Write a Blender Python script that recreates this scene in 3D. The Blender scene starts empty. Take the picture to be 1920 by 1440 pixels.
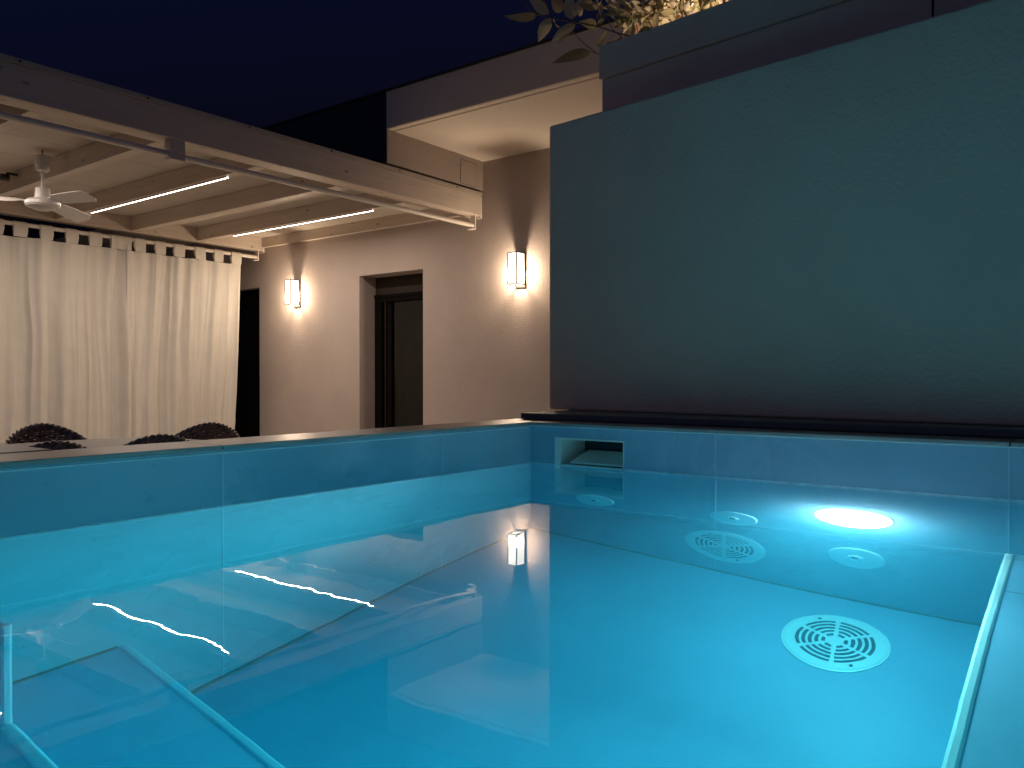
import bpy, bmesh, math, random
from mathutils import Vector, Matrix, noise
C = bpy.context.scene.collection
sc = bpy.context.scene
R = math.radians
PI = math.pi

# ---------------------------------------------------------------- materials
def new_mat(name):
    m = bpy.data.materials.new(name); m.use_nodes = True
    nt = m.node_tree
    return m, nt, nt.nodes['Principled BSDF']

def N(nt, t, **kw):
    n = nt.nodes.new(t)
    for k, v in kw.items():
        if k in n.inputs: n.inputs[k].default_value = v
        else: setattr(n, k, v)
    return n

def mat(name, col, rough=.6, var=.12, vscale=3., bump=0., bscale=60., spec=.5, metal=0., stretch=(1, 1, 1), dist=.002, coat=0.):
    """base colour varied by two noises, fine bump"""
    m, nt, b = new_mat(name)
    tc = N(nt, 'ShaderNodeTexCoord'); mp = N(nt, 'ShaderNodeMapping')
    mp.inputs['Scale'].default_value = stretch
    nt.links.new(tc.outputs['Object'], mp.inputs['Vector'])
    n1 = N(nt, 'ShaderNodeTexNoise', Scale=vscale, Detail=6., Roughness=.6)
    nt.links.new(mp.outputs[0], n1.inputs['Vector'])
    r = N(nt, 'ShaderNodeValToRGB')
    r.color_ramp.elements[0].position = .3; r.color_ramp.elements[1].position = .7
    r.color_ramp.elements[0].color = (*[c * (1 - var) for c in col], 1)
    r.color_ramp.elements[1].color = (*[min(1, c * (1 + var)) for c in col], 1)
    nt.links.new(n1.outputs['Fac'], r.inputs[0]); nt.links.new(r.outputs[0], b.inputs['Base Color'])
    b.inputs['Roughness'].default_value = rough; b.inputs['Metallic'].default_value = metal
    b.inputs['Specular IOR Level'].default_value = spec
    b.inputs['Coat Weight'].default_value = coat
    if bump:
        n2 = N(nt, 'ShaderNodeTexNoise', Scale=bscale, Detail=4., Roughness=.55)
        nt.links.new(mp.outputs[0], n2.inputs['Vector'])
        bp = N(nt, 'ShaderNodeBump', Strength=bump, Distance=dist)
        nt.links.new(n2.outputs['Fac'], bp.inputs['Height']); nt.links.new(bp.outputs[0], b.inputs['Normal'])
    return m

def wood(name, col, axis):
    """whitewashed softwood: grain along the axis, sparse brown knots"""
    m, nt, b = new_mat(name)
    tc = N(nt, 'ShaderNodeTexCoord'); mp = N(nt, 'ShaderNodeMapping')
    s = [9., 9., 9.]; s[axis] = .6
    mp.inputs['Scale'].default_value = s
    nt.links.new(tc.outputs['Object'], mp.inputs['Vector'])
    n1 = N(nt, 'ShaderNodeTexNoise', Scale=3., Detail=7., Roughness=.65, Distortion=.6)
    nt.links.new(mp.outputs[0], n1.inputs['Vector'])
    r = N(nt, 'ShaderNodeValToRGB')
    r.color_ramp.elements[0].position = .3; r.color_ramp.elements[1].position = .68
    r.color_ramp.elements[0].color = (*[c * .86 for c in col], 1)
    r.color_ramp.elements[1].color = (*[c * 1.06 for c in col], 1)
    nt.links.new(n1.outputs['Fac'], r.inputs[0])
    mp2 = N(nt, 'ShaderNodeMapping'); s2 = [7., 7., 7.]; s2[axis] = 3.4
    mp2.inputs['Scale'].default_value = s2
    nt.links.new(tc.outputs['Object'], mp2.inputs['Vector'])
    v = N(nt, 'ShaderNodeTexVoronoi', Scale=1.); v.inputs['Randomness'].default_value = 1.
    nt.links.new(mp2.outputs[0], v.inputs['Vector'])
    kr = N(nt, 'ShaderNodeValToRGB')
    kr.color_ramp.elements[0].position = .07; kr.color_ramp.elements[1].position = .14
    kr.color_ramp.elements[0].color = (.85, .85, .85, 1); kr.color_ramp.elements[1].color = (0, 0, 0, 1)
    nt.links.new(v.outputs['Distance'], kr.inputs[0])
    mx = N(nt, 'ShaderNodeMix', data_type='RGBA')
    nt.links.new(kr.outputs[0], mx.inputs['Factor']); nt.links.new(r.outputs[0], mx.inputs['A'])
    mx.inputs['B'].default_value = (col[0] * .55, col[1] * .4, col[2] * .3, 1)
    nt.links.new(mx.outputs['Result'], b.inputs['Base Color'])
    b.inputs['Roughness'].default_value = .55
    bp = N(nt, 'ShaderNodeBump', Strength=.25, Distance=.002)
    nt.links.new(n1.outputs['Fac'], bp.inputs['Height']); nt.links.new(bp.outputs[0], b.inputs['Normal'])
    return m

def emit(name, col, s):
    m, nt, b = new_mat(name)
    b.inputs['Base Color'].default_value = (.8, .8, .8, 1)
    b.inputs['Emission Color'].default_value = (*col, 1); b.inputs['Emission Strength'].default_value = s
    return m

M = {}
M['plaster'] = mat('house_plaster', (.43, .36, .32), .9, .06, 1.2, .8, 70., .2, dist=.009)
M['soffit'] = mat('soffit_paint', (.74, .65, .56), .9, .03, 1.0, .15, 90., .2)
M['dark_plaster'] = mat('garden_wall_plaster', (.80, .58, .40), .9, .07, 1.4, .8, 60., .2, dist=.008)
M['fascia'] = mat('fascia_plaster', (.62, .50, .37), .9, .05, 1.4, .3, 70., .2)
M['cladding'] = mat('dark_cladding', (.02, .019, .018), .7, .1, 2.)
M['tile'] = mat('pool_tile', (.28, .42, .49), .28, .09, 2.2, .25, 9., .5, dist=.0015)
def sheen(m, lo, hi, sc_):
    nt = m.node_tree; b = nt.nodes['Principled BSDF']
    tc = N(nt, 'ShaderNodeTexCoord'); n = N(nt, 'ShaderNodeTexNoise', Scale=sc_, Detail=5., Roughness=.65, Distortion=.5)
    nt.links.new(tc.outputs['Object'], n.inputs['Vector'])
    mr = N(nt, 'ShaderNodeMapRange'); mr.inputs['From Min'].default_value = .35; mr.inputs['From Max'].default_value = .65
    mr.inputs['To Min'].default_value = lo; mr.inputs['To Max'].default_value = hi
    nt.links.new(n.outputs['Fac'], mr.inputs['Value']); nt.links.new(mr.outputs[0], b.inputs['Roughness'])
    v = N(nt, 'ShaderNodeTexVoronoi', Scale=5.); nt.links.new(tc.outputs['Object'], v.inputs['Vector'])
    cr = N(nt, 'ShaderNodeValToRGB'); cr.color_ramp.elements[0].position = .012; cr.color_ramp.elements[1].position = .02
    cr.color_ramp.elements[0].color = (.35, .35, .35, 1); cr.color_ramp.elements[1].color = (1, 1, 1, 1)
    nt.links.new(v.outputs['Distance'], cr.inputs[0])
    src = b.inputs['Base Color'].links[0].from_socket
    mx = N(nt, 'ShaderNodeMix', data_type='RGBA', blend_type='MULTIPLY'); mx.inputs['Factor'].default_value = 1.
    nt.links.new(src, mx.inputs['A']); nt.links.new(cr.outputs[0], mx.inputs['B']); nt.links.new(mx.outputs['Result'], b.inputs['Base Color'])
sheen(M['tile'], .24, .37, 2.5)
M['tile_shaded'] = mat('pool_tile_shaded', (.24, .385, .52), .5, .12, 2.0, .1, 40., .4)  # same tile as the walls, darkened for the shade on floor and treads
M['coping'] = mat('coping_stone', (.30, .26, .225), .33, .12, 5., .2, 120., .5)
M['slab'] = mat('slab_stone', (.13, .115, .10), .5, .15, 6., .25, 90., .5)
M['grout'] = mat('grout', (.46, .57, .64), .8, .05)
M['grout_dark'] = mat('dark_grout', (.16, .16, .15), .9, .05)
M['trim'] = mat('edge_trim', (.78, .78, .74), .3, .04, 6.)
M['step_trim'] = mat('step_trim', (.46, .57, .66), .35, .04, 6.)
M['meniscus'] = mat('meniscus_glint', (.60, .64, .64), .7, .2, 25.)  # pale tone painted in for the bright meniscus at the waterline
M['joint'] = mat('sealant_joint', (.13, .17, .15), .8, .1, 8.)
M['pvc'] = mat('white_fitting', (.82, .82, .80), .35, .03)
M['pvc_dark'] = mat('screw_and_recess_shade', (.03, .035, .04), .6, .03)  # near-black stands in for shade inside openings; also the screws' colour
M['cream'] = mat('cream_liner', (.78, .75, .64), .45, .08, 12.)
M['wx'] = wood('whitewashed_wood_long', (.56, .475, .40), 0)
M['wy'] = wood('whitewashed_wood_cross', (.56, .475, .40), 1)
M['board'] = mat('ceiling_board', (.50, .44, .375), .7, .06, 2., .2, 40., .3, stretch=(.3, 4, 4))
M['flash'] = mat('roof_flashing', (.42, .37, .31), .5, .06, 3.)
M['white_metal'] = mat('white_painted_metal', (.66, .60, .53), .4, .03, 5.)
M['fan'] = mat('fan_enamel', (.56, .54, .51), .35, .03, 5.)
M['iron'] = mat('dark_iron', (.035, .03, .027), .5, .1, 20., metal=.3)
M['frame'] = mat('window_frame_dark', (.006, .0055, .0055), .9, .1, 10., spec=.04)
M['brown'] = mat('brown_shutter', (.035, .025, .021), .8, .1, 10., spec=.1)
M['deck'] = mat('terrace_tile', (.42, .37, .32), .5, .1, 2., .2, 60.)
M['table'] = mat('table_top', (.30, .255, .215), .45, .12, 4., .1, 80., stretch=(.5, 6, 1))
M['night_sheet'] = mat('night_dark', (.012, .012, .01), .9, .2, 4.)  # near-black painted in for the night behind the curtains
M['soil'] = mat('soil', (.05, .035, .025), .95, .3, 30., .5, 60.)
M['stem'] = mat('plant_stem', (.16, .085, .05), .7, .2, 30.)
M['room'] = mat('room_wall', (.10, .085, .06), .9, .05)

def wicker_mat():
    m, nt, b = new_mat('wicker')
    tc = N(nt, 'ShaderNodeTexCoord')
    n1 = N(nt, 'ShaderNodeTexNoise', Scale=40., Detail=3.)
    nt.links.new(tc.outputs['Object'], n1.inputs['Vector'])
    r = N(nt, 'ShaderNodeValToRGB')
    r.color_ramp.elements[0].position = .35; r.color_ramp.elements[1].position = .65
    r.color_ramp.elements[0].color = (.13, .09, .07, 1); r.color_ramp.elements[1].color = (.42, .32, .26, 1)
    nt.links.new(n1.outputs['Fac'], r.inputs[0]); nt.links.new(r.outputs[0], b.inputs['Base Color'])
    b.inputs['Roughness'].default_value = .5
    return m
M['wicker'] = wicker_mat()

def cloth_mat():
    m, nt, b = new_mat('curtain_cloth')
    tc = N(nt, 'ShaderNodeTexCoord')
    n1 = N(nt, 'ShaderNodeTexNoise', Scale=5., Detail=5.)
    nt.links.new(tc.outputs['Object'], n1.inputs['Vector'])
    r = N(nt, 'ShaderNodeValToRGB')
    r.color_ramp.elements[0].color = (.62, .58, .51, 1); r.color_ramp.elements[1].color = (.73, .69, .62, 1)
    nt.links.new(n1.outputs['Fac'], r.inputs[0]); nt.links.new(r.outputs[0], b.inputs['Base Color'])
    b.inputs['Roughness'].default_value = .9; b.inputs['Specular IOR Level'].default_value = .15
    mp = N(nt, 'ShaderNodeMapping'); mp.inputs['Scale'].default_value = (14, 14, 3)
    nt.links.new(tc.outputs['Object'], mp.inputs['Vector'])
    n2 = N(nt, 'ShaderNodeTexNoise', Scale=1.6, Detail=5., Roughness=.6, Distortion=.8)
    nt.links.new(mp.outputs[0], n2.inputs['Vector'])
    bp = N(nt, 'ShaderNodeBump', Strength=.35, Distance=.006)
    nt.links.new(n2.outputs['Fac'], bp.inputs['Height'])
    tr = N(nt, 'ShaderNodeBsdfTranslucent'); nt.links.new(r.outputs[0], tr.inputs['Color'])
    nt.links.new(bp.outputs[0], b.inputs['Normal']); nt.links.new(bp.outputs[0], tr.inputs['Normal'])
    ms = N(nt, 'ShaderNodeMixShader'); ms.inputs[0].default_value = .18
    nt.links.new(b.outputs[0], ms.inputs[1]); nt.links.new(tr.outputs[0], ms.inputs[2])
    nt.links.new(ms.outputs[0], nt.nodes['Material Output'].inputs['Surface'])
    return m
M['cloth'] = cloth_mat()

def leaf_mat():
    m, nt, b = new_mat('leaf')
    tc = N(nt, 'ShaderNodeTexCoord')
    n1 = N(nt, 'ShaderNodeTexNoise', Scale=7., Detail=3.)
    nt.links.new(tc.outputs['Object'], n1.inputs['Vector'])
    r = N(nt, 'ShaderNodeValToRGB')
    r.color_ramp.elements[0].position = .35; r.color_ramp.elements[1].position = .68
    r.color_ramp.elements[0].color = (.09, .12, .035, 1); r.color_ramp.elements[1].color = (.24, .20, .11, 1)
    nt.links.new(n1.outputs['Fac'], r.inputs[0])
    g = N(nt, 'ShaderNodeNewGeometry')          # the underside of each leaf is paler
    mx = N(nt, 'ShaderNodeMix', data_type='RGBA')
    nt.links.new(g.outputs['Backfacing'], mx.inputs['Factor']); nt.links.new(r.outputs[0], mx.inputs['A'])
    mx.inputs['B'].default_value = (.38, .31, .21, 1)
    nt.links.new(mx.outputs['Result'], b.inputs['Base Color'])
    b.inputs['Roughness'].default_value = .4
    tr = N(nt, 'ShaderNodeBsdfTranslucent'); tr.inputs['Color'].default_value = (.27, .22, .13, 1)
    ms = N(nt, 'ShaderNodeMixShader'); ms.inputs[0].default_value = .4
    nt.links.new(b.outputs[0], ms.inputs[1]); nt.links.new(tr.outputs[0], ms.inputs[2])
    nt.links.new(ms.outputs[0], nt.nodes['Material Output'].inputs['Surface'])
    return m
M['leaf'] = leaf_mat()

def water_mat():
    m, nt, b = new_mat('pool_water'); nt.nodes.remove(b)
    out = nt.nodes['Material Output']
    gl = N(nt, 'ShaderNodeBsdfGlass', Roughness=0., IOR=1.333)
    tc = N(nt, 'ShaderNodeTexCoord')
    n1 = N(nt, 'ShaderNodeTexNoise', Scale=11., Detail=2., Roughness=.35, Distortion=.1)
    nt.links.new(tc.outputs['Object'], n1.inputs['Vector'])
    n2 = N(nt, 'ShaderNodeTexNoise', Scale=4., Detail=0.)
    nt.links.new(tc.outputs['Object'], n2.inputs['Vector'])
    ad = N(nt, 'ShaderNodeMath', operation='MULTIPLY_ADD')
    ad.inputs[1].default_value = 2.2
    nt.links.new(n2.outputs['Fac'], ad.inputs[0]); nt.links.new(n1.outputs['Fac'], ad.inputs[2])
    bp = N(nt, 'ShaderNodeBump', Strength=1., Distance=WAVE)
    nt.links.new(ad.outputs[0], bp.inputs['Height']); nt.links.new(bp.outputs[0], gl.inputs['Normal'])
    nt.links.new(gl.outputs[0], out.inputs['Surface'])
    va = N(nt, 'ShaderNodeVolumeAbsorption', Density=VOL_D)
    va.inputs['Color'].default_value = (.0, .955, .988, 1)
    vs = N(nt, 'ShaderNodeVolumeScatter', Density=VOL_S, Anisotropy=.4)
    vs.inputs['Color'].default_value = (.12, .72, 1., 1)
    av = N(nt, 'ShaderNodeAddShader')
    nt.links.new(va.outputs[0], av.inputs[0]); nt.links.new(vs.outputs[0], av.inputs[1])
    nt.links.new(av.outputs[0], out.inputs['Volume'])
    return m
WAVE = .00016
VOL_D = .88; VOL_S = .07
M['water'] = water_mat()

def glass_mat():
    m, nt, b = new_mat('window_glass')
    nt.nodes.remove(b)
    tr = N(nt, 'ShaderNodeBsdfTransparent'); tr.inputs['Color'].default_value = (.8, .82, .8, 1)
    gs = N(nt, 'ShaderNodeBsdfGlossy', Roughness=.02)
    fr = N(nt, 'ShaderNodeFresnel', IOR=1.5)
    ms = N(nt, 'ShaderNodeMixShader')
    nt.links.new(fr.outputs[0], ms.inputs[0]); nt.links.new(tr.outputs[0], ms.inputs[1]); nt.links.new(gs.outputs[0], ms.inputs[2])
    nt.links.new(ms.outputs[0], nt.nodes['Material Output'].inputs['Surface'])
    return m
M['glass'] = glass_mat()
def lantern_pane():
    m, nt, b = new_mat('lantern_glass'); nt.nodes.remove(b)
    e = N(nt, 'ShaderNodeEmission'); e.inputs['Color'].default_value = (1., .88, .72, 1); e.inputs['Strength'].default_value = LAN_L
    tr = N(nt, 'ShaderNodeBsdfTransparent')
    ms = N(nt, 'ShaderNodeMixShader'); ms.inputs[0].default_value = .45
    nt.links.new(tr.outputs[0], ms.inputs[1]); nt.links.new(e.outputs[0], ms.inputs[2])
    nt.links.new(ms.outputs[0], nt.nodes['Material Output'].inputs['Surface'])
    return m

POOL_L, LED_L, LAN_L, SPOT_L = 126., 16., 4., 1500.
LED_W, LAN_W, POOL_W = 34.5, 132., 41.
M['pool_light'] = emit('pool_lamp_lens', (1., .90, .98), POOL_L)
M['led'] = emit('led_diffuser', (1., .86, .74), LED_L)
M['lantern'] = lantern_pane()
M['spot'] = emit('spot_lens', (1., .78, .55), SPOT_L)

# ---------------------------------------------------------------- mesh helpers
def box(bm, x0, x1, y0, y1, z0, z1, bev=0., seg=2):
    g = bmesh.ops.create_cube(bm, size=1)
    vs = g['verts']
    for v in vs:
        v.co = Vector(((x0 + x1) / 2 + v.co.x * (x1 - x0), (y0 + y1) / 2 + v.co.y * (y1 - y0), (z0 + z1) / 2 + v.co.z * (z1 - z0)))
    if bev:
        es = list({e for v in vs for e in v.link_edges})
        bmesh.ops.bevel(bm, geom=es, offset=bev, segments=seg, affect='EDGES', profile=.5)
    return bm

def tube(bm, pts, rad, seg=8, cap=True):
    rings = []
    n = len(pts)
    up0 = None
    for i, p in enumerate(pts):
        p = Vector(p)
        d = (Vector(pts[min(i + 1, n - 1)]) - Vector(pts[max(i - 1, 0)])).normalized()
        if up0 is None:
            a = Vector((0, 0, 1)) if abs(d.z) < .9 else Vector((1, 0, 0))
            s = d.cross(a).normalized()
        else:
            s = (up0 - d * up0.dot(d)).normalized()
        up0 = s
        t = d.cross(s)
        r = rad[i] if isinstance(rad, (list, tuple)) else rad
        rings.append([bm.verts.new(p + (s * math.cos(2 * PI * k / seg) + t * math.sin(2 * PI * k / seg)) * r) for k in range(seg)])
    for a, b in zip(rings, rings[1:]):
        for k in range(seg):
            bm.faces.new((a[k], a[(k + 1) % seg], b[(k + 1) % seg], b[k]))
    if cap:
        bm.faces.new(rings[0][::-1]); bm.faces.new(rings[-1])
    return bm

def lathe(bm, prof, seg=32, mtx=None, close=True):
    """profile of (r, z) turned about local z"""
    rings = []
    for r, z in prof:
        rings.append([bm.verts.new(Vector((r * math.cos(2 * PI * k / seg), r * math.sin(2 * PI * k / seg), z))) for k in range(seg)])
    fs = []
    for a, b in zip(rings, rings[1:]):
        for k in range(seg):
            fs.append(bm.faces.new((a[k], a[(k + 1) % seg], b[(k + 1) % seg], b[k])))
    if close:
        bm.faces.new(rings[0][::-1]); bm.faces.new(rings[-1])
    if mtx is not None:
        bmesh.ops.transform(bm, matrix=mtx, verts=[v for rg in rings for v in rg])
    return bm

def B(): return bmesh.new()

def setp(o, label=None, cat=None, group=None, kind=None):
    if label: o['label'] = label
    if cat: o['category'] = cat
    if group: o['group'] = group
    if kind: o['kind'] = kind

def root(name, loc, label, cat, rotz=0., group=None):
    o = bpy.data.objects.new(name, None); C.objects.link(o)
    o.empty_display_size = .1
    o.location = loc; o.rotation_euler = (0, 0, rotz)
    setp(o, label, cat, group)
    return o

def rloc(p):
    l = Vector((0, 0, 0))
    while p is not None:
        l += Vector(p.location); p = p.parent
    return l

def obj(name, bm, m, parent=None, smooth=False, local=False, label=None):
    """mesh object; geometry given in world coordinates unless local (then in the root's frame)"""
    if parent is not None and not local:
        bmesh.ops.translate(bm, vec=-rloc(parent), verts=bm.verts)
    bmesh.ops.recalc_face_normals(bm, faces=bm.faces)
    me = bpy.data.meshes.new(name); bm.to_mesh(me); bm.free()
    me.materials.append(M[m] if isinstance(m, str) else m)
    if smooth:
        for p in me.polygons: p.use_smooth = True
        if smooth == 'auto':
            me.set_sharp_from_angle(angle=R(35))
    o = bpy.data.objects.new(name, me); C.objects.link(o)
    if parent is not None: o.parent = parent
    if label: o['label'] = label
    return o

def copy_tree(o, parent=None):
    c = o.copy(); C.objects.link(c)
    if parent is not None: c.parent = parent
    for ch in [x for x in bpy.data.objects if x.parent == o]:
        copy_tree(ch, c)
    return c

def wbox(*a, **k): return box(B(), *a, **k)

# ---------------------------------------------------------------- key dimensions (metres; z = 0 is the water)
FL = -1.335            # pool floor
DK = -.80              # terrace
ZT, ZC = .158, .172    # tile top, coping top
XW, YW = -3.75, -2.80  # far ends of the pool
H = 4.72               # house wall face

# ---------------------------------------------------------------- setting
bm = B()
def ring_sheet(bm, x0, x1, y0, y1, hx0, hx1, hy0, hy1, z):
    xs = [x0, hx0, hx1, x1]; ys = [y0, hy0, hy1, y1]
    v = [[bm.verts.new((x, y, z)) for y in ys] for x in xs]
    for i in range(3):
        for j in range(3):
            if (i, j) != (1, 1): bm.faces.new((v[i][j], v[i + 1][j], v[i + 1][j + 1], v[i][j + 1]))
ring_sheet(bm, -400, 400, -400, 400, XW - .1, .1, YW - .1, .1, DK)
g = obj('ground', bm, 'deck'); setp(g, kind='structure')

# water: closed body, its sides a few millimetres inside the pool walls
w = obj('water', wbox(XW - .004, .004, YW - .004, .004, FL - .004, 0), 'water'); setp(w, kind='structure')

# ---------------------------------------------------------------- pool
pool = root('swimming_pool', (0, 0, DK), 'raised plunge pool tiled in grey, full of lit blue water', 'swimming pool')
SK = (-.452, -.149, .003, .111)        # skimmer mouth y0,y1,z0,z1
obj('wall', wbox(XW - .22, 0, 0, .20, DK - .6, ZT), 'tile', pool)
bm = B()                                 # right wall, with the skimmer mouth left open
for (y0, y1, z0, z1) in ((YW - .2, SK[0], DK - .6, ZT), (SK[1], .2, DK - .6, ZT), (SK[0], SK[1], DK - .6, SK[2] - .004), (SK[0], SK[1], SK[3], ZT)):
    box(bm, 0, .20, y0, y1, z0, z1)
obj('wall', bm, 'tile', pool)
obj('wall', wbox(XW - .22, XW, YW, 0, DK - .6, ZT), 'tile', pool)
obj('wall', wbox(XW - .22, 0, YW - .2, YW, DK - .6, ZT), 'tile', pool)
obj('plinth', wbox(.20, .60, -5., .20, DK, ZT), 'tile', pool)
obj('floor', wbox(XW - .1, .1, YW - .1, .1, FL - .1, FL), 'tile_shaded', pool)
# steps in the left corner
obj('step', wbox(-2.15, -1.725, YW, 0, FL, -.99, bev=.004), 'tile_shaded', pool)
obj('step', wbox(-2.50, -2.155, YW, -.44, FL, -.66, bev=.004), 'tile_shaded', pool)
obj('landing', wbox(XW, -2.155, -.44, 0, FL, -.255, bev=.004), 'tile_shaded', pool)
obj('landing', wbox(XW, -2.50, YW, -.442, FL, -.30, bev=.004), 'tile_shaded', pool)
bm = B()
box(bm, -1.745, -1.721, YW, -.004, -1.004, -.987, bev=.007, seg=4)
obj('step_edge', bm, 'step_trim', pool)
bm = B()
box(bm, -2.180, -2.149, YW, -.449, -.676, -.656, bev=.009, seg=4)
box(bm, -2.170, -2.149, -.448, -.432, -.99, -.251, bev=.006)
obj('step_edge', bm, 'step_trim', pool)
# bench along the near side
BZ, BY = -.75, -1.722
def lean(bm):          # the bench front is not quite square to the wall
    for v in bm.verts: v.co.y += .020 * v.co.x if v.co.y > YW + .1 else 0
    return bm
obj('bench', lean(wbox(-1.71, 0, YW, BY, FL, BZ, bev=.004)), 'tile_shaded', pool)
obj('bench_edge', lean(wbox(-1.71, -.003, BY - .020, BY + .006, BZ - .018, BZ + .004, bev=.007)), 'trim', pool)
obj('bench_joint', wbox(-.36, -.356, YW, BY - .028, BZ - .002, BZ + .001), 'grout_dark', pool)
# tile joints
for x in (-.55, -1.45, -2.35, -3.25): obj('tile_joint', wbox(x - .002, x + .002, -.0012, .0005, FL, ZT - .001), 'grout', pool)
obj('tile_joint', wbox(-.004, -.0003, -.004, -.0003, FL, ZT - .001), 'grout', pool)
for y in (-.825, -1.725, -2.625): obj('tile_joint', wbox(-.0012, .0005, y - .002, y + .002, FL, ZT - .001), 'grout', pool)
bm = B()
box(bm, XW, -.001, -.0018, .0005, ZT - .009, ZT - .0062); box(bm, -.0018, .0005, YW, -.001, ZT - .0026, ZT + .0004)
obj('tile_trim', bm, 'trim', pool)
bm = B()
box(bm, XW, -.003, -.008, -.0003, FL, FL + .007)
obj('floor_joint', bm, 'joint', pool)
obj('step_joint', wbox(-2.149, -1.746, -.007, -.0003, -.99, -.984), 'joint', pool)
obj('floor_joint', wbox(-.008, -.0003, BY - .01, -.008, FL, FL + .006), 'joint', pool)
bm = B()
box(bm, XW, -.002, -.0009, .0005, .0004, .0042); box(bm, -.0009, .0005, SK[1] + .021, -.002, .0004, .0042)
obj('meniscus_line', bm, 'meniscus', pool)  # pale strip in place of the light caught along the water's edge
obj('meniscus_line', wbox(-.0009, .0005, YW, SK[0] - .002, .0004, .0048), 'meniscus', pool)
# coping: slabs with open joints
def coping(x0, x1, y0, y1):
    obj('coping', wbox(x0, x1, y0, y1, ZT + .0015, ZC, bev=.0025), 'coping', pool)
xs = [XW - .2, -3.252, -2.352, -1.452, -.552, .21]
for a, b in zip(xs, xs[1:]): coping(a + .0015, b - .0015, -.004, .213)
ys = [-.0055, -.827, -1.727, -2.627, -3.5]
for a, b in zip(ys, ys[1:]): coping(-.004, .21, b + .0015, a - .0015)
coping(XW - .22, -.0055, YW - .2, YW + .004); coping(XW - .22, XW + .004, YW + .006, -.006)

# stone slabs lying on the coping
def slab(name, x0, x1, y0, y1, z0, z1, label, m='slab'):
    o = obj(name, wbox(x0, x1, y0, y1, z0, z1, bev=.006, seg=3), m)
    setp(o, label, 'stone slab'); return o
slab('stone_slab', .157, .62, -4.9, .165, ZC + .001, .201, 'long dark stone slab lying on the coping at the foot of the plain wall')
sf = root('stone_shelf', (-2.6, .43, DK), 'low beige stone shelf behind the left end of the coping', 'stone shelf')
obj('top_slab', wbox(-4.0, -1.80, .216, .64, .140, .174, bev=.004), 'coping', sf)
obj('base', wbox(-3.9, -1.9, .23, .60, DK, .139), 'plaster', sf)

# skimmer
sk = root('skimmer', (0, (SK[0] + SK[1]) / 2, 0), 'rectangular cream skimmer mouth with a tilted flap in the right pool wall', 'skimmer')
bm = B(); t = .006
y0, y1, z0, z1 = SK
D = .197
box(bm, 0.001, D, y0, y0 + t, z0, z1); box(bm, .001, D, y1 - t, y1, z0, z1)
box(bm, .001, D, y0 + t, y1 - t, z0 - .003, z0 + .002); box(bm, .001, D, y0 + t, y1 - t, z1 - .004, z1 - .0005)
obj('throat', bm, 'cream', sk)
bm = B()
box(bm, -.003, -.0005, y1 - .004, y1 + .020, -.10, z1 + .004)
box(bm, -.003, -.0005, y0 - .004, y1 - .004, z1 - .001, z1 + .003)
obj('face_frame', bm, 'cream', sk)
bm = B(); box(bm, -.075, .075, y0 + .012, y1 - .045, -.004, .004, bev=.002)
bmesh.ops.rotate(bm, cent=(0, 0, 0), matrix=Matrix.Rotation(R(-15), 3, 'Y'), verts=bm.verts)
bmesh.ops.translate(bm, vec=(.085, 0, .032), verts=bm.verts)
obj('flap', bm, 'cream', sk)
obj('back', wbox(.19, .197, y0 + t, y1 - t, z0 + .002, z1 - .004), 'pvc_dark', sk)

# round fittings: local z is outwards
MX = Matrix.Rotation(R(-90), 4, 'Y')          # local z -> world -x
def disc_fitting(bm, R0, th, seg=48):
    lathe(bm, [(R0, 0), (R0, th * .5), (R0 * .97, th), (.026, th * 1.15), (.024, th * .6), (.0, th * .6)], seg, close=False)
def make_inlet():
    t = root('water_inlet', (0, 0, 0), '-', 'pool inlet', group='round inlets in the pool wall')
    bm = B(); disc_fitting(bm, .088, .008); obj('cover', bm, 'pvc', t, smooth='auto', local=True)
    bm = B(); lathe(bm, [(.024, .003), (.024, .012), (.016, .016), (.012, .010), (.0, .010)], 24, close=False)
    obj('nozzle', bm, 'pvc', t, smooth='auto', local=True)
    bm = B(); lathe(bm, [(.0115, .0105), (.0115, .0115), (0, .0115)], 16, close=False); obj('hole_shade', bm, 'pvc_dark', t, local=True)  # flat dark disc in place of the shade inside the nozzle
    return t
inlet = make_inlet()
for i, (y, z, l) in enumerate(((-.322, -.757, 'white round inlet under the skimmer, nearest the pool corner'),
                               (-.892, -.742, 'white round inlet just above the round grille in the wall'),
                               (-1.304, -.99, 'white round inlet directly below the glowing pool lamp'))):
    o = inlet if i == 0 else copy_tree(inlet)
    o.location = (-.0004, y, z); o.rotation_euler = (0, R(-90), 0); o['label'] = l

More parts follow.
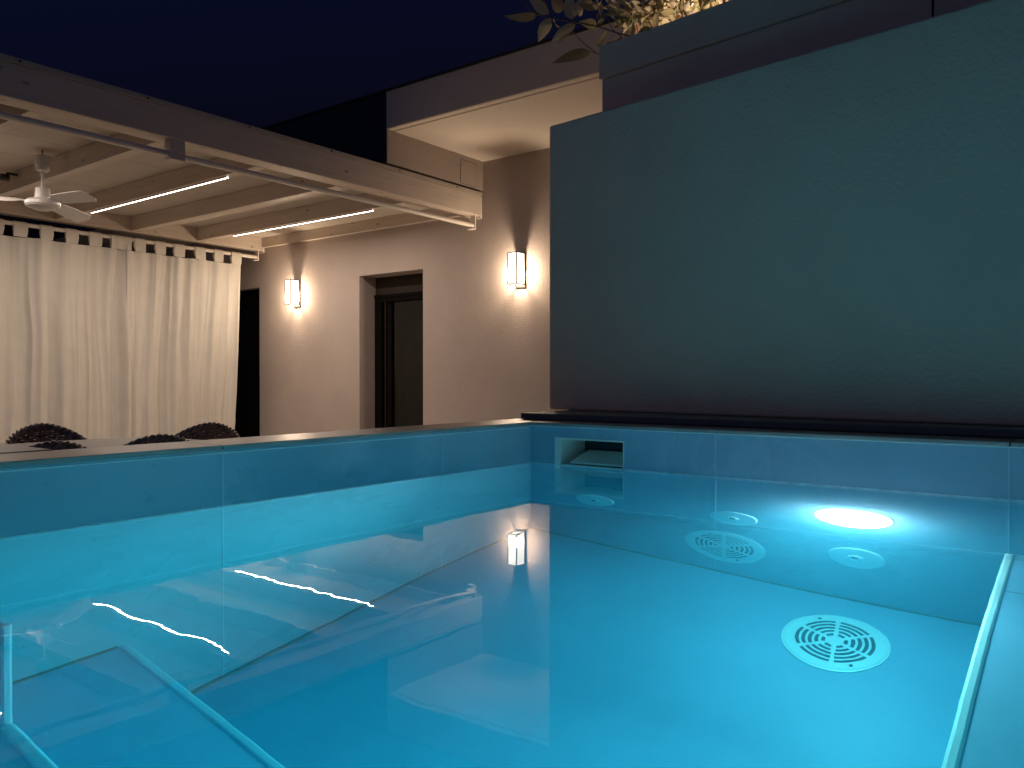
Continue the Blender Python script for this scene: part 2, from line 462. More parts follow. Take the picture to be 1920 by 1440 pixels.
def grille_mesh(R0):
    """round cover plate with rings of curved slots between six ribs"""
    bm = B()
    th = .006
    radii = [(.009, .017), (.026, .037), (.045, .056), (.063, .074), (.081, .092), (.099, .110)]
    k = R0 / .145
    radii = [(a * k, b * k) for a, b in radii]
    edges = [0.0005]
    for a, b in radii: edges += [a, b]
    edges += [R0 * .96, R0]
    nseg = 96
    def z(r): return th * (1 - .35 * (r / R0) ** 2) if r < R0 * .97 else th * .35
    top = [[bm.verts.new((r * math.cos(2 * PI * i / nseg), r * math.sin(2 * PI * i / nseg), z(r))) for i in range(nseg)] for r in edges]
    for j in range(len(edges) - 1):
        slot = any(abs(edges[j] - a) < 1e-6 for a, b in radii)
        rm = (edges[j] + edges[j + 1]) / 2
        half = .0065 * k / rm
        for i in range(nseg):
            if slot:
                am = 2 * PI * (i + .5) / nseg
                d = min(abs((am - q * PI / 3 + PI) % (2 * PI) - PI) for q in range(6))
                if d > half: continue
            bm.faces.new((top[j][i], top[j][(i + 1) % nseg], top[j + 1][(i + 1) % nseg], top[j + 1][i]))
    r = bmesh.ops.extrude_face_region(bm, geom=list(bm.faces))
    bmesh.ops.translate(bm, vec=(0, 0, -th * .8), verts=[v for v in r['geom'] if isinstance(v, bmesh.types.BMVert)])
    return bm
def make_grille(R0, label):
    t = root('suction_grille', (0, 0, 0), label, 'grille', group='round suction grilles')
    obj('cover', grille_mesh(R0), 'pvc', t, local=True)
    bm = B(); lathe(bm, [(R0 * 1.035, -.0005), (R0 * 1.035, .002), (R0 * 1.0, .0026), (R0 * .99, .0004), (0, .0004)], 64, close=False)
    obj('flange', bm, 'pvc', t, smooth='auto', local=True)
    bm = B(); lathe(bm, [(R0 * .78, .0006), (R0 * .78, .0009), (0, .0009)], 48, close=False); obj('slot_shade', bm, 'pvc_dark', t, local=True)  # flat dark disc in place of the shade behind the slots
    for a in (R(25), R(205)):
        bm = B(); x, y = R0 * .86 * math.cos(a), R0 * .86 * math.sin(a)
        lathe(bm, [(.0055, .0045), (.0055, .0062), (.0, .0058)], 12, Matrix.Translation((x, y, 0)), close=False)
        obj('screw', bm, 'pvc_dark', t, local=True)
    return t
gr = make_grille(.145, 'larger-looking round grille lying on the pool floor')
gr.location = (-.272, -1.312, FL + .0006); gr.rotation_euler = (0, 0, R(10))
g2 = copy_tree(gr); g2['label'] = 'round grille set upright in the right pool wall below an inlet'
g2.location = (-.0006, -.858, -1.09); g2.rotation_euler = (0, R(-90), 0)

pl = root('pool_lamp', (0, -1.295, -.53), 'round white glowing underwater lamp in the right pool wall', 'pool lamp')
bm = B(); lathe(bm, [(.1215, 0), (.1215, .004), (.118, .007), (.112, .007)], 48, MX, close=False); obj('bezel', bm, 'pvc', pl, smooth='auto', local=True)
bm = B(); lathe(bm, [(.118, .009), (.114, .020), (.100, .033), (.075, .042), (.04, .047), (.0005, .048)], 48, MX, close=False); obj('lens', bm, 'pool_light', pl, smooth=True, local=True)
ld = bpy.data.lights.new('pool_lamp_beam', 'AREA'); ld.shape = 'DISK'; ld.size = .13; ld.spread = R(130)
ld.color = (1., .90, .98); ld.energy = POOL_W
lo = bpy.data.objects.new('beam', ld); C.objects.link(lo); lo.parent = pl
lo.location = (-.052, 0, 0); lo.rotation_euler = (0, R(90 + 18), 0)


# ---------------------------------------------------------------- plain garden wall and planter (turned 6.5 degrees)
ROT = R(-6.48)
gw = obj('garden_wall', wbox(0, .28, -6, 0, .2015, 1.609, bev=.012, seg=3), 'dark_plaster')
gw.location = (.555, .285, 0); gw.rotation_euler = (0, 0, ROT)
setp(gw, 'plain rough grey plaster wall standing behind the right pool edge', 'wall')

pn = root('planter', (.85, .176, DK), 'long raised grey planter wall above the plain wall, shrub growing in it', 'planter', ROT)
def pbox(x0, x1, y0, y1, z0, z1, **k): return wbox(x0, x1, y0, y1, z0 - DK, z1 - DK, **k)
bm = B()
for a in ((.012, .13, -6.5, -.012, DK, 1.90), (.13, .80, -.13, -.012, DK, 1.90), (.68, .80, -6.5, -.13, DK, 1.90)):
    x0, x1, y0, y1, z0, z1 = a; box(bm, x0, x1, y0, y1, z0 - DK, z1 - DK, bev=.006)
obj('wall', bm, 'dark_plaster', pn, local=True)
bm = B()
for a in ((0, .13, -6.5, 0, 1.902, 2.071), (.13, .80, -.13, 0, 1.902, 2.071), (.68, .80, -6.5, -.13, 1.902, 2.071)):
    x0, x1, y0, y1, z0, z1 = a; box(bm, x0, x1, y0, y1, z0 - DK, z1 - DK, bev=.006)
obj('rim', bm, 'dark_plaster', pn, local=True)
obj('joint', pbox(.008, .014, -1.594, -1.587, 1.5, 1.90), 'frame', pn, local=True)
obj('soil', pbox(.132, .678, -6.4, -.132, 1.8, 1.96), 'soil', pn, local=True)

CAM = Vector((-2.731, -1.979, .36)); F = 1500.4; YAW = R(37.19); PIT = R(-.4714)
fw = Vector((math.cos(YAW) * math.cos(PIT), math.sin(YAW) * math.cos(PIT), math.sin(PIT)))
rt = Vector((math.sin(YAW), -math.cos(YAW), 0)); up = rt.cross(fw)

# shrub: twigs and leaves, measured at the depth of the planter (coordinates = metres along / above the rim)
def P(cx, cy, dx=0.):
    """plant measurement (cx along, cy down) -> point about 3.9 m out, dx deeper"""
    px, py = 930 + cx / 4.174, cy / 4.174
    d = fw + rt * ((px - 960) / F) + up * ((720 - py) / F)
    X = .89 + dx
    return CAM + d * ((X - CAM.x) / d.x)

random.seed(11)
lb = B()
def leaf(a, b, wd, tilt=0., fold=.25, droop=.1):
    a, b = Vector(a), Vector(b); L = (b - a).length; d = (b - a).normalized()
    view = (a - CAM).normalized()
    s = d.cross(view).normalized(); nrm = s.cross(d)
    s = (Matrix.Rotation(tilt, 3, d) @ s); nrm = s.cross(d)
    n = 9; prev = None
    for i in range(n + 1):
        t = i / n
        hw = wd / 2 * (math.sin(PI * t ** .85)) ** .8 * (1 - .15 * t) if 0 < t < 1 else .0008
        c = a + d * L * t + nrm * (math.sin(PI * t) * droop * L)
        row = [lb.verts.new(c - s * hw + nrm * hw * fold * (1 + .3 * math.sin(9 * t))), lb.verts.new(c - s * hw * .5 + nrm * hw * fold * .35),
               lb.verts.new(c), lb.verts.new(c + s * hw * .5 + nrm * hw * fold * .35), lb.verts.new(c + s * hw + nrm * hw * fold * (1 + .3 * math.cos(8 * t)))]
        if prev:
            for k in range(4): lb.faces.new((prev[k], prev[k + 1], row[k + 1], row[k]))
        prev = row
PXM = .00062     # metres per plant measurement unit
LV = [((325, 115), (62, 125), 85, .4), ((425, 145), (330, 330), 105, .2), ((620, 190), (430, 330), 80, .3), ((600, 262), (485, 352), 60, 1.9),
      ((740, 405), (437, 497), 95, .2), ((410, 110), (240, -60), 95, .2), ((410, 115), (315, -20), 55, .9), ((510, 95), (430, -70), 105, 0), ((600, 150), (555, -50), 115, 0),
      ((655, 130), (668, -40), 75, .4), ((785, 195), (645, 172), 85, 0), ((795, 192), (850, 110), 48, .6), ((920, 215), (1025, 130), 52, .2), ((785, 362), (865, 240), 60, .7),
      ((860, 340), (990, 285), 55, .7), ((1062, 280), (1078, 170), 52, 0), ((1112, 266), (1205, 218), 62, 0), ((1240, 250), (1272, 20), 50, 0),
      ((500, 210), (455, 140), 50, 1.6), ((1000, 95), (830, 130), 55, .5), ((790, 150), (795, 95), 28, .2), ((640, 30), (800, 60), 80, .1)]
for (a, b, wd, tl) in LV:
    dx = random.uniform(-.07, .05)
    leaf(P(*a, dx), P(*b, dx + random.uniform(-.04, .04)), wd * PXM * 1.08, tl * random.choice((-1, 1)))
def inplanter(cx, cy): return cy < 330 - cx * .17
for i in range(430):
    cx = random.uniform(760, 2100); base = 300 - (cx - 800) * .31
    cy = base - abs(random.gauss(0, 150)) + 8
    if cx < 1000 and cy > 40: continue
    dx = random.uniform(.0, .42)
    a = P(cx, cy, dx); an = random.uniform(0, 2 * PI); L = random.uniform(.065, .125)
    el = random.uniform(-.7, .9)
    dv = Vector((math.cos(an) * math.cos(el), math.sin(an) * math.cos(el), math.sin(el)))
    leaf(a, a + dv * L, L * random.uniform(.36, .5), random.uniform(-1.4, 1.4), .3, random.uniform(0, .2))
for i in range(50):
    cx = random.uniform(150, 900); cy = random.uniform(-420, -110)
    dx = random.uniform(-.1, .3); a = P(cx, cy, dx); an = random.uniform(0, 2 * PI); L = random.uniform(.07, .12)
    dv = Vector((math.cos(an) * .8, math.sin(an) * .8, random.uniform(-.5, .6)))
    leaf(a, a + dv * L, L * .45, random.uniform(-1, 1))
sh = root('shrub', (1.15, -.3, 1.96), 'leafy shrub spilling over the raised planter, lit warm from within', 'shrub')
obj('foliage', lb, 'leaf', sh, smooth=True)
tb = B()
for pts, r0 in (([(1080, 290), (960, 262), (790, 205), (640, 178), (520, 155), (430, 140), (325, 115), (250, 70), (200, -30)], .0045),
                ([(830, 440), (790, 418), (700, 350), (600, 250), (575, 180), (600, 60), (620, -60)], .0028),
                ([(790, 418), (735, 405)], .002), ([(1250, 255), (1240, 240), (1262, 120)], .002),
                ([(1000, 300), (920, 240), (880, 180), (900, 90), (830, 20)], .0025)):
    tube(tb, [P(*p, .01 * math.sin(i)) for i, p in enumerate(pts)], [r0 * (1 - .5 * i / len(pts)) for i in range(len(pts))], 6)
for i in range(20):
    cx = random.uniform(1050, 1950); base = 340 - (cx - 800) * .31; dx = random.uniform(.05, .4)
    lean = random.uniform(-170, 60); k = random.uniform(220, 520)
    tube(tb, [P(cx, base + 20, dx), P(cx + lean * .3, base - k * .3, dx), P(cx + lean * .5, base - k * .65, dx - .02), P(cx + lean, base - k, dx - .04)],
         [.006, .005, .004, .002], 6)
obj('stem', tb, 'stem', sh, smooth=True)

gs = root('garden_spotlight', (1.13, -.30, 1.96), 'small lit garden spotlight hidden among the shrub stems', 'spotlight')
bm = B(); lathe(bm, [(.028, 0), (.028, .05), (.022, .052)], 20); obj('housing', bm, 'iron', gs, local=True)
bm = B(); lathe(bm, [(.0215, .053), (.015, .058), (.0005, .060)], 20, close=False); obj('lens', bm, 'spot', gs, smooth=True, local=True)

# ---------------------------------------------------------------- house
ho = root('house', (H, 4., DK), 'low beige plastered house with a deep flat roof overhang', 'house')
XF = 3.14           # front of the upper storey / overhang
W1 = (5.10, 6.29, 1.744); D1 = (8.54, 9.60, 1.743)
T = .42
SOF = 2.945
bm = B()
for a in ((H, H + T, -4, W1[0], DK, SOF), (H, H + T, W1[1], D1[0], DK, SOF), (H, H + T, D1[1], 13, DK, SOF),
          (H, H + T, W1[0], W1[1], W1[2], SOF), (H, H + T, D1[0], D1[1], D1[2], SOF)):
    box(bm, *a)
bmesh.ops.remove_doubles(bm, verts=bm.verts, dist=.0001)
obj('wall', bm, 'plaster', ho)
obj('upper_wall', wbox(XF, H - .001, 4.108, 13, 2.60, 3.33), 'plaster', ho)
obj('dark_cladding', wbox(XF - .012, XF - .001, 4.112, 13, 2.60, 3.33), 'cladding', ho)
bm = B()
box(bm, XF, XF + .07, -4, 4.107, 2.995, 3.0); box(bm, XF, H + T, -4, 4.107, 3.0, 3.33)
box(bm, XF + .10, H + T, -4, 4.107, SOF, 2.9995)
box(bm, XF + .002, XF + .075, -4, 4.107, SOF - .0, 2.9945)
obj('soffit', bm, 'soffit', ho)
obj('fascia', wbox(XF - .010, XF - .0005, -4, 4.108, SOF + .004, 3.33), 'fascia', ho)
obj('roof_edge', wbox(XF - .03, H + T, -4, 13, 3.332, 3.352), 'cladding', ho)
ap = obj('access_panel', wbox(4.305, 4.585, 4.1045, 4.1075, 2.615, 2.885, bev=.001), 'plaster', ho)
bm = B(); box(bm, 4.301, 4.589, 4.1060, 4.1072, 2.611, 2.889); obj('access_panel_gap', bm, 'brown', ho)
# french window
wi = obj('window', wbox(H + .30, H + T - .01, W1[0], W1[1], 1.50, 1.743), 'brown', ho)
bm = B()
box(bm, H + .27, H + .32, W1[0], W1[1], 1.46, 1.50)
box(bm, H + .28, H + .40, W1[0], W1[0] + .10, DK, 1.46); box(bm, H + .28, H + .40, W1[1] - .13, W1[1] - .002, DK, 1.46)
box(bm, H + .28, H + .40, W1[0] + .10, W1[1] - .13, 1.40, 1.46); box(bm, H + .28, H + .40, W1[0] + .10, W1[1] - .13, DK, DK + .1)
box(bm, H + .31, H + .37, W1[1] - .30, W1[1] - .22, DK + .1, 1.40)
f = obj('frame', bm, 'frame', wi)
bm = B(); box(bm, H + .29, H + .305, W1[1] - .205, W1[1] - .19, DK + .1, 1.40); obj('seal', bm, 'brown', wi)
obj('pane', wbox(H + .335, H + .341, W1[0] + .10, W1[1] - .13, DK + .1, 1.40), 'glass', wi)
# dim room behind the glass
bm = B(); box(bm, H + 1.5, H + 1.55, 4.0, 8.3, DK, 2.4); box(bm, H + T + .01, H + 1.5, 4.0, 4.05, DK, 2.4); box(bm, H + T + .01, H + 1.5, 8.25, 8.3, DK, 2.4); box(bm, H + T + .01, H + 1.55, 4.0, 8.3, 2.4, 2.45)
obj('room', bm, 'room', ho)
# inner curtain at the right side of the window
bm = B(); prev = None
for i in range(60):
    y = 5.42 + i * .0036; x = H + .375 + .010 * math.sin(i * .55) + .004 * math.sin(i * 1.3)
    r = [bm.verts.new((x, y, DK + .02)), bm.verts.new((x, y, 1.6))]
    if prev: bm.faces.new((prev[0], r[0], r[1], prev[1]))
    prev = r
o = obj('inner_curtain', bm, 'cloth', None, smooth=True); setp(o, 'pale curtain hanging behind the glass of the narrow window', 'curtain')
dr = obj('doorway_dark', wbox(H + .16, H + .21, D1[0], D1[1], DK, D1[2]), 'frame', ho)  # black panel painted in for the unlit interior beyond the doorway

# wall lanterns
def make_lantern():
    t = root('wall_lantern', (0, 0, 0), '-', 'wall lamp', group='lit lanterns on the house wall')
    w2, dp, h = .0625, .165, .178
    bm = B(); box(bm, -.012, -.001, -w2 - .004, w2 + .004, -h - .035, h + .004, bev=.002); obj('back_plate', bm, 'iron', t, local=True)
    e = .0105
    bm = B()
    for y in (-w2, w2):
        box(bm, -dp - .012, -dp - .012 + e, y - e / 2, y + e / 2, -h, h)
        box(bm, -.024, -.014, y - e / 2, y + e / 2, -h, h)
        for z in (-h, h): box(bm, -dp - .005, -.024, y - e / 2, y + e / 2, z - e / 2, z + e / 2)
    for z in (-h, h): box(bm, -dp - .012, -dp - .012 + e, -w2 + e / 2, w2 - e / 2, z - e / 2, z + e / 2)
    obj('frame', bm, 'iron', t, local=True)
    bm = B(); box(bm, -dp - .008, -.013, -w2 + .002, w2 - .002, h - .002, h + .003); obj('cap', bm, 'iron', t, local=True)
    bm = B()      # frosted panes: front, both sides
    box(bm, -dp - .006, -dp - .003, -w2 + .005, w2 - .005, -h + .004, h - .004)
    box(bm, -dp - .002, -.026, -w2 + .001, -w2 + .003, -h + .004, h - .004)
    box(bm, -dp - .002, -.026, w2 - .003, w2 - .001, -h + .004, h - .004)
    box(bm, -dp - .002, -.026, -w2 + .004, w2 - .004, -h + .001, -h + .003)
    obj('pane', bm, 'lantern', t, local=True)
    l = bpy.data.lights.new('bulb', 'POINT'); l.shadow_soft_size = .05; l.color = (1., .76, .53); l.energy = LAN_W
    o = bpy.data.objects.new('bulb', l); C.objects.link(o); o.parent = t; o.location = (-.095, 0, -.055)
    return t
la = make_lantern(); la.location = (H, 3.542, 1.608); la['label'] = 'lit box lantern beside the plain dark wall, nearest the pool corner'
lb2 = copy_tree(la); lb2.location = (H, 7.62, 1.596); lb2['label'] = 'lit box lantern on the house wall next to the long curtain'

# ---------------------------------------------------------------- pergola
pg = root('pergola', (1., 6.2, DK), 'whitewashed timber pergola roof attached to the house wall', 'pergola')
XL = -3.9
BF, BR = 4.117, 8.40      # front faces of the two long beams
def tim(name, a, m, bev=.006): return obj(name, wbox(*a, bev=bev), m, pg)
tim('beam', (XL, 4.69, BF, BF + .20, 2.29, 2.53), 'wx')
tim('beam', (XL, 4.69, BR, BR + .16, 2.28, 2.53), 'wx')
obj('flashing', wbox(XL, 4.705, BF - .014, BF + .1, 2.532, 2.572, bev=.003), 'flash', pg)
for i, x in enumerate((-3.08, -2.125, -1.17, -.215, .74, 1.70, 2.64, 3.595)):
    tim('joist', (x, x + .10, BF + .203, BR - .003, 2.29, 2.474), 'wy', .004)
tim('wall_joist', (4.66, 4.717, BF + .203, BR - .003, 2.33, 2.474), 'wy', .004)
ys = [BF + .203 + .70 * i for i in range(6)] + [BR - .003]
for a, b in zip(ys, ys[1:]):
    tim('ceiling_board', (XL, 4.717, a + .002, b - .002, 2.476, 2.50), 'board', .002)
obj('roof_sheet', wbox(XL, 4.717, BF + .10, BR + .15, 2.531, 2.56), 'flash', pg)
for x, y in ((XL + .1, BF + .02), (XL + .1, BR + .01)):
    tim('post', (x, x + .14, y, y + .14, DK, 2.288), 'wx')
for x in [-2.2 + .92 * i for i in range(8)]:
    bm = B(); lathe(bm, [(.009, 0), (.009, .003), (.004, .006)], 10, Matrix.Translation((x, BF - .0142, 2.552)) @ Matrix.Rotation(R(90), 4, 'X'))
    obj('screw', bm, 'brown', pg)
obj('wall_bracket', wbox(4.692, 4.719, BF + .01, BF + .19, 2.27, 2.525), 'white_metal', pg)
obj('wall_bracket', wbox(4.692, 4.719, BR + .01, BR + .15, 2.26, 2.50), 'white_metal', pg)

# LED strips under two joists
def strip(x, y0, y1, label):
    t = root('light_strip', (x, (y0 + y1) / 2, 2.29), label, 'light strip', group='light strips under the joists')
    bm = B(); box(bm, x - .011, x + .011, y0, y1, 2.2845, 2.2895); box(bm, x - .011, x - .0085, y0, y1, 2.276, 2.2845); box(bm, x + .0085, x + .011, y0, y1, 2.276, 2.2845)
    obj('channel', bm, 'white_metal', t)
    obj('diffuser', wbox(x - .008, x + .008, y0 + .004, y1 - .004, 2.2755, 2.284), 'led', t)
    l = bpy.data.lights.new('strip_light', 'AREA'); l.shape = 'RECTANGLE'; l.size = .014; l.size_y = y1 - y0 - .02
    l.color = (1., .82, .68); l.energy = LED_W
    o = bpy.data.objects.new('strip_light', l); C.objects.link(o); o.parent = t; o.location = (0, 0, -.0155)
strip(1.752, 4.85, 7.58, 'glowing white light strip under the joist next to the ceiling fan')
strip(-.163, 5.02, 7.58, 'glowing light strip whose tip just shows at the left edge of the photo')
strip(3.648, 4.87, 7.60, 'glowing white light strip under the joist nearest the house wall')

# rods under the long beams
def rod(y, z, x0, x1, label, ybeam, mids):
    t = root('curtain_rod', ((x0 + x1) / 2, y, z), label, 'curtain rod', group='round white rods under the beams')
    bm = B(); tube(bm, [(x0, y, z), (x1, y, z)], .026, 20); obj('rod', bm, 'white_metal', t, smooth='auto')
    bm = B()
    box(bm, x1 + .001, x1 + .016, y - .035, y + .035, z - .05, 2.288); box(bm, x1 - .06, x1 + .001, y - .035, y + .035, z - .055, z - .045)
    obj('end_bracket', bm, 'white_metal', t)
    for mx in mids:
        obj('hanger', wbox(mx, mx + .125, y - .05, y + .05, 2.125, 2.288, bev=.004), 'wx', t)
rod(BF + .055, 2.172, XL, 4.60, 'bare round white rod hanging below the front pergola beam', BF, (-2.4, .76))
rod(8.44, 2.180, XL, 4.60, 'round white rod holding the long curtain', BR, ())

# ---------------------------------------------------------------- curtains
def fbm(x, z, s):
    return noise.noise(Vector((x, z, s)))
def curtain(x0, x1, xb0, xb1, tabs, label, seed, dy, ztop=2.035, name='curtain'):
    t = root(name, ((x0 + x1) / 2, 8.44 + dy, DK + .02), label, 'curtain', group='white tab top curtains')
    bm = B(); nx = int((x1 - x0) / .009); nz = 90
    grid = []
    for j in range(nz + 1):
        fz = j / nz; z = ztop + (DK + .03 - ztop) * fz
        row = []
        for i in range(nx + 1):
            fx = i / nx
            x = x0 + (x1 - x0) * fx; xb = xb0 + (xb1 - xb0) * fx
            k = min(1, fz * 1.1)
            xx = x + (xb - x) * k
            # distance to the nearest tab: cloth hangs forward at the tabs and sags back between them
            dt = min([abs(x - tx) for tx in tabs] + [9])
            pin = math.exp(-fz * 5)
            warp = .13 * fbm(x * .9, z * .45, seed) + .035 * fbm(x * 2.1, z * 1.1, seed + 5)
            u = x * 6.2 + warp * 6
            a = noise.noise(Vector((u, z * .16, seed + 9)))
            b2 = noise.noise(Vector((u * 2.3 + 7, z * .30, seed + 3)))
            rid = 1 - abs(noise.noise(Vector((u * .9 + 3, z * .2, seed + 20)))) * 2.2
            amp = .034 + .050 * min(1, fz * 2.2)
            y = -a * amp * 1.5 - b2 * amp * .38 - max(0, rid) ** 3 * .028 * min(1, fz * 3 + .2)
            y += pin * (.022 * (1 - math.cos(min(1, dt / .14) * PI)) * .5)
            y += .0018 * noise.noise(Vector((x * 22, z * 5, seed))) * (1 if fz > .03 else .3)
            y += -.004 * math.exp(-((z - .72 + .02 * math.sin(x * 3)) / .012) ** 2)
            row.append(bm.verts.new((xx, 8.44 + dy + y, z + .006 * math.sin(x * 9) * (fz < .01))))
        grid.append(row)
    for j in range(nz):
        for i in range(nx):
            bm.faces.new((grid[j][i], grid[j][i + 1], grid[j + 1][i + 1], grid[j + 1][i]))
    obj('cloth', bm, 'cloth', t, smooth=True)
    for tx, tw in tabs.items():
        bm = B(); prev = None; skew = random.uniform(-.008, .008)
        pts = [(-.024, ztop - .002), (-.031, 2.10), (-.034, 2.18)] + [(.034 * math.cos(a), 2.18 + .034 * math.sin(a)) for a in [PI - PI * q / 8 for q in range(1, 9)]] + [(.031, 2.10), (-.002, ztop - .002)]
        for q, (yy, zz) in enumerate(pts):
            row = []
            for s in range(5):
                f_ = s / 4 - .5
                row.append(bm.verts.new((tx + skew * (2.18 - zz) * 6 + f_ * tw * (1 + .08 * math.sin(q)), 8.44 + dy * (zz < 2.1) + yy + .003 * math.cos(f_ * 7) , zz)))
            if prev:
                for s in range(4): bm.faces.new((prev[s], prev[s + 1], row[s + 1], row[s]))
            prev = row
        obj('tab', bm, 'cloth', t, smooth=True)
random.seed(5)
holes = [(1.148, 1.25), (1.394, 1.543), (1.682, 1.838), (1.978, 2.122), (2.268, 2.398), (2.657, 2.708), (2.846, 2.995), (3.132, 3.264), (3.414, 3.576), (3.725, 3.877), (4.015, 4.155)]
tabsA, tabsB = {}, {}
for h0, h1 in zip(holes, holes[1:]):
    a, b = h0[1], h1[0]
    if a > 2.39 and a < 2.4:
        tabsA[2.44] = .085; tabsA[2.56] = .15; tabsB[2.634] = .05
        continue
    (tabsA if a < 2.3 else tabsB)[(a + b) / 2] = b - a
tabsB[4.235] = .155
x = 1.07
while x > -3.7:
    tabsA[x] = .145; x -= .29
curtain(-3.8, 2.68, -3.7, 2.62, tabsA, 'long left white tab top curtain behind the rattan chairs', 3., .012)
curtain(2.60, 4.312, 2.55, 4.165, tabsB, 'right white tab top curtain ending beside the dark doorway', 17., -.012)

# added dark sheet behind the pergola, standing in for the night past the curtains
hs = obj('night_backdrop', wbox(-30, H - .02, 10.4, 10.5, DK, 1.9), 'night_sheet'); setp(hs, 'added black sheet behind the curtains, standing in for the night between the tabs', 'backdrop')

# ---------------------------------------------------------------- ceiling fan
FX, FY = .568, 6.0
fan = root('ceiling_fan', (FX, FY, 2.474), 'white three-blade ceiling fan hanging under the pergola', 'ceiling fan')
def T_(z): return Matrix.Translation((0, 0, z))
bm = B(); tube(bm, [(0, 0, 0), (0, 0, -.03), (.012, 0, -.05), (0, 0, -.075)], .006, 8); obj('hook', bm, 'iron', fan, smooth=True, local=True)
bm = B(); lathe(bm, [(.070, -.056), (.077, -.062), (.070, -.12), (.056, -.195), (.03, -.205)], 32); obj('canopy', bm, 'fan', fan, smooth='auto', local=True)
bm = B(); tube(bm, [(0, 0, -.06), (0, 0, -.37)], .014, 16); obj('rod', bm, 'fan', fan, smooth='auto', local=True)
bm = B(); lathe(bm, [(.052, -.355), (.060, -.358), (.066, -.44), (.068, -.452), (.128, -.468), (.148, -.488), (.150, -.512), (.138, -.532), (.128, -.534), (.122, -.528), (.10, -.545), (.05, -.562), (.0005, -.565)], 40, close=False); obj('motor', bm, 'fan', fan, smooth='auto', local=True)
bladeL = .74
bm = B(); prev = None
for i in range(13):
    f_ = i / 12; r = .12 + (bladeL - .12) * f_; hw = .055 + .022 * math.sin(PI * min(1, f_ * 1.1) * .5)
    if i == 12: hw = .035
    if i < 2: hw = .03
    row = []
    for s in (-1, 1):
        for dz in (-.002, .002): row.append(bm.verts.new((r, s * hw, -.478 + dz - s * hw * .42 - .03 * f_)))
    if prev:
        a, b = prev, row
        bm.faces.new((a[0], a[2], b[2], b[0])); bm.faces.new((a[1], b[1], b[3], a[3])); bm.faces.new((a[0], b[0], b[1], a[1])); bm.faces.new((a[2], a[3], b[3], b[2]))
    prev = row
bl = obj('blade', bm, 'fan', fan, local=True)
BA = (R(-82), R(36), R(157))
for i, a in enumerate(BA):
    o = bl if i == 0 else bl.copy()
    if i: C.objects.link(o); o.parent = fan
    o.rotation_euler = (0, 0, a)
# small dark spot fixed to a joist near the left frame edge
sp = root('ceiling_spot', (.66, 7.0, 2.38), 'small black spotlight fixed to a pergola joist left of the fan', 'spotlight')
bm = B(); lathe(bm, [(.035, 0), (.035, .07), (.028, .075)], 20, Matrix.Rotation(R(-90), 4, 'Y')); obj('housing', bm, 'iron', sp, smooth='auto', local=True)
bm = B(); box(bm, -.02, .078, -.02, .02, .035, .055); obj('mount', bm, 'iron', sp, local=True)

# ---------------------------------------------------------------- table and wicker chairs
TZ = -.02
tb_ = root('dining_table', (-1.1, 2.58, DK), 'brown rounded dining table among the wicker chairs, just above the coping', 'table')
bm = B(); vs = []
x0, x1, y0, y1, rr = -2.25, -.005, 2.12, 3.06, .30
for cx, cy, a0 in ((x1 - rr, y1 - rr, 0), (x0 + rr, y1 - rr, 90), (x0 + rr, y0 + rr, 180), (x1 - rr, y0 + rr, 270)):
    for q in range(9):
        a = R(a0 + q * 90 / 8); vs.append(bm.verts.new((cx + rr * math.cos(a), cy + rr * math.sin(a), TZ)))
f_ = bm.faces.new(vs); r = bmesh.ops.extrude_face_region(bm, geom=[f_]); bmesh.ops.translate(bm, vec=(0, 0, -.035), verts=[v for v in r['geom'] if isinstance(v, bmesh.types.BMVert)])
obj('tabletop', bm, 'table', tb_)
for x in (x0 + .25, x1 - .32):
    for y in (y0 + .18, y1 - .25): obj('leg', wbox(x, x + .07, y, y + .07, DK, TZ - .036, bev=.004), 'table', tb_)

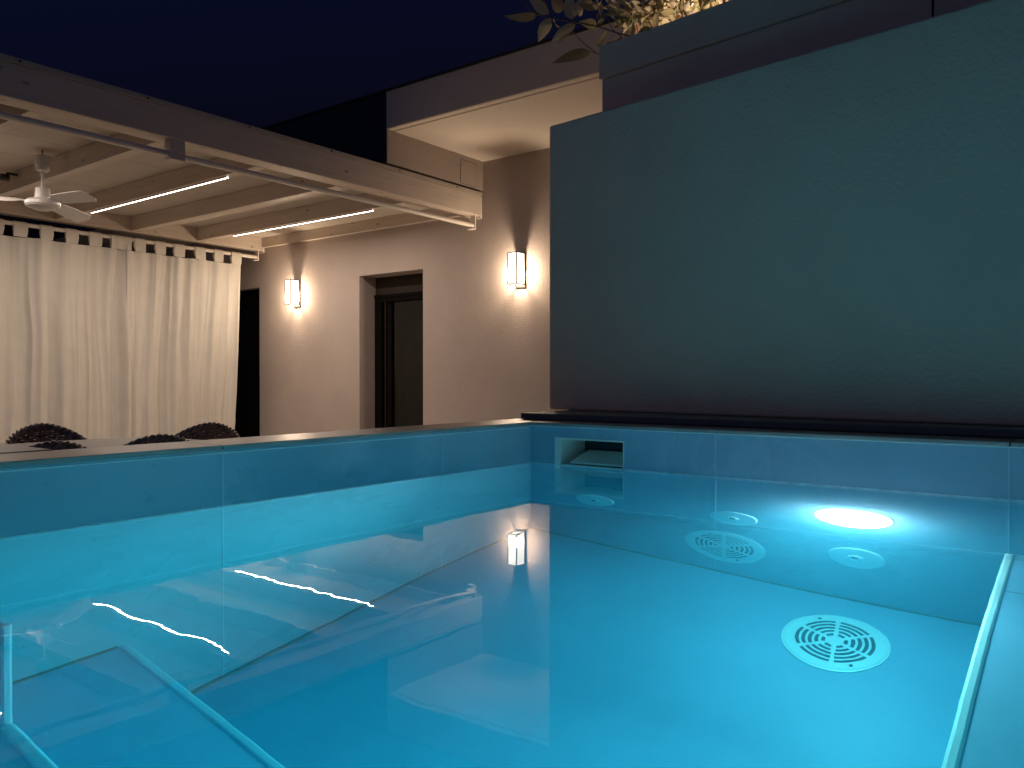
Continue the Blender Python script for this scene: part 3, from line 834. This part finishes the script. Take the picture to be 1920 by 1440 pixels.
def make_chair():
    t = root('wicker_armchair', (0, 0, 0), '-', 'armchair', group='wicker armchairs around the table')
    # faces local +y; back centre at y = -.26
    def rim(a):          # a = 0 at the back centre, +-115 degrees at the arm fronts
        k = abs(a) / R(115)
        return .85 - .22 * (1 - math.cos(min(1, k) * PI)) / 2 - .02 * k
    def pos(a, z):
        fl = .82 + .18 * (z / .82)
        return Vector((math.sin(a) * .285 * fl, -math.cos(a) * .265 * fl * (1 if abs(a) < PI / 2 else 1.25), z))
    n = 132; A0 = R(115)
    bm = B()
    for r_ in range(36):
        zf = .28 + r_ * .0155
        pts = []
        for i in range(n + 1):
            a = -A0 + 2 * A0 * i / n
            z = min(zf, 99)
            if z > rim(a) - .012:
                if len(pts) > 3: tube(bm, pts, .0088, 5)
                pts = []; continue
            p = pos(a, z + .002 * math.sin(i * 1.7 + r_)); d = Vector((math.sin(a), -math.cos(a), 0))
            pts.append(p + d * (.0075 * math.sin(i * 2 * PI / 6 + (r_ % 2) * PI)))
        if len(pts) > 3: tube(bm, pts, .0088, 5)
    obj('weave', bm, 'wicker', t, smooth=True, local=True)
    bm = B()
    for i in range(0, n + 1, 6):
        a = -A0 + 2 * A0 * i / n
        tube(bm, [pos(a, .26), pos(a, rim(a) * .6), pos(a, rim(a))], .006, 6)
    obj('stake', bm, 'wicker', t, smooth=True, local=True)
    bm = B()
    for ph in (0, PI * 2 / 3, PI * 4 / 3):
        pts = []
        for i in range(n * 2 + 1):
            a = -A0 + 2 * A0 * i / (n * 2)
            th = i * 2 * PI / 22 + ph; d = Vector((math.sin(a), -math.cos(a), 0))
            pts.append(pos(a, rim(a)) + d * .016 * math.cos(th) + Vector((0, 0, .014 * math.sin(th))))
        tube(bm, pts, .0105, 6)
    obj('rim', bm, 'wicker', t, smooth=True, local=True)
    bm = B(); lathe(bm, [(.26, .36), (.27, .38), (.27, .42), (.25, .44), (.0005, .445)], 36, close=False); obj('seat', bm, 'wicker', t, smooth='auto', local=True)
    for x, y in ((-.2, -.18), (.2, -.18), (-.21, .2), (.21, .2)):
        bm = B(); tube(bm, [(x, y, .37), (x * 1.08, y * 1.08, 0)], .017, 10); obj('leg', bm, 'wicker', t, smooth=True, local=True)
    return t
ch = make_chair()
spots = ((-1.075, 2.17, R(0), 'wicker chair with its back to the pool, below the left end of the curtain'),
         (-.50, 2.17, R(-14), 'wicker chair with its back to the pool, half hiding the chair at the table end'),
         (-.50, 3.22, R(178), 'wicker chair across the table, its whole arched back showing at the left'),
         (.25, 2.95, R(-10), 'wicker chair at the right end of the table, nearest the dark doorway'))
for i, (x, y, a, l) in enumerate(spots):
    o = ch if i == 0 else copy_tree(ch)
    o.location = (x, y, DK); o.rotation_euler = (0, 0, a); o['label'] = l

# ---------------------------------------------------------------- sky, camera, render settings
W = bpy.data.worlds.new('World'); sc.world = W; W.use_nodes = True
nt = W.node_tree; bg = nt.nodes['Background']
sky = nt.nodes.new('ShaderNodeTexSky'); sky.sky_type = 'NISHITA'; sky.sun_disc = False
sky.sun_elevation = R(-4.5); sky.sun_rotation = R(250)
sky.altitude = 0; sky.ozone_density = 3.
nt.links.new(sky.outputs[0], bg.inputs['Color']); bg.inputs["Strength"].default_value = 2.2

cd = bpy.data.cameras.new('camera'); cam = bpy.data.objects.new('camera', cd); C.objects.link(cam); sc.camera = cam
cd.sensor_width = 36; cd.lens = 36 * F / 1920; cd.clip_end = 2000; cd.clip_start = .02
cam.location = CAM
cam.matrix_world = Matrix.Translation(CAM) @ Matrix((rt, up, -fw)).transposed().to_4x4()

sc.render.engine = 'CYCLES'
cy = sc.cycles
cy.use_denoising = True
try: cy.denoiser = 'OPENIMAGEDENOISE'
except Exception: pass
cy.max_bounces = 10; cy.diffuse_bounces = 5; cy.glossy_bounces = 5; cy.transmission_bounces = 8; cy.volume_bounces = 1
cy.transparent_max_bounces = 8
cy.caustics_refractive = True; cy.caustics_reflective = True; cy.blur_glossy = .3
cy.sample_clamp_indirect = 8.
sc.view_settings.view_transform = 'Standard'; sc.view_settings.look = 'None'
sc.view_settings.exposure = 0; sc.view_settings.gamma = 1
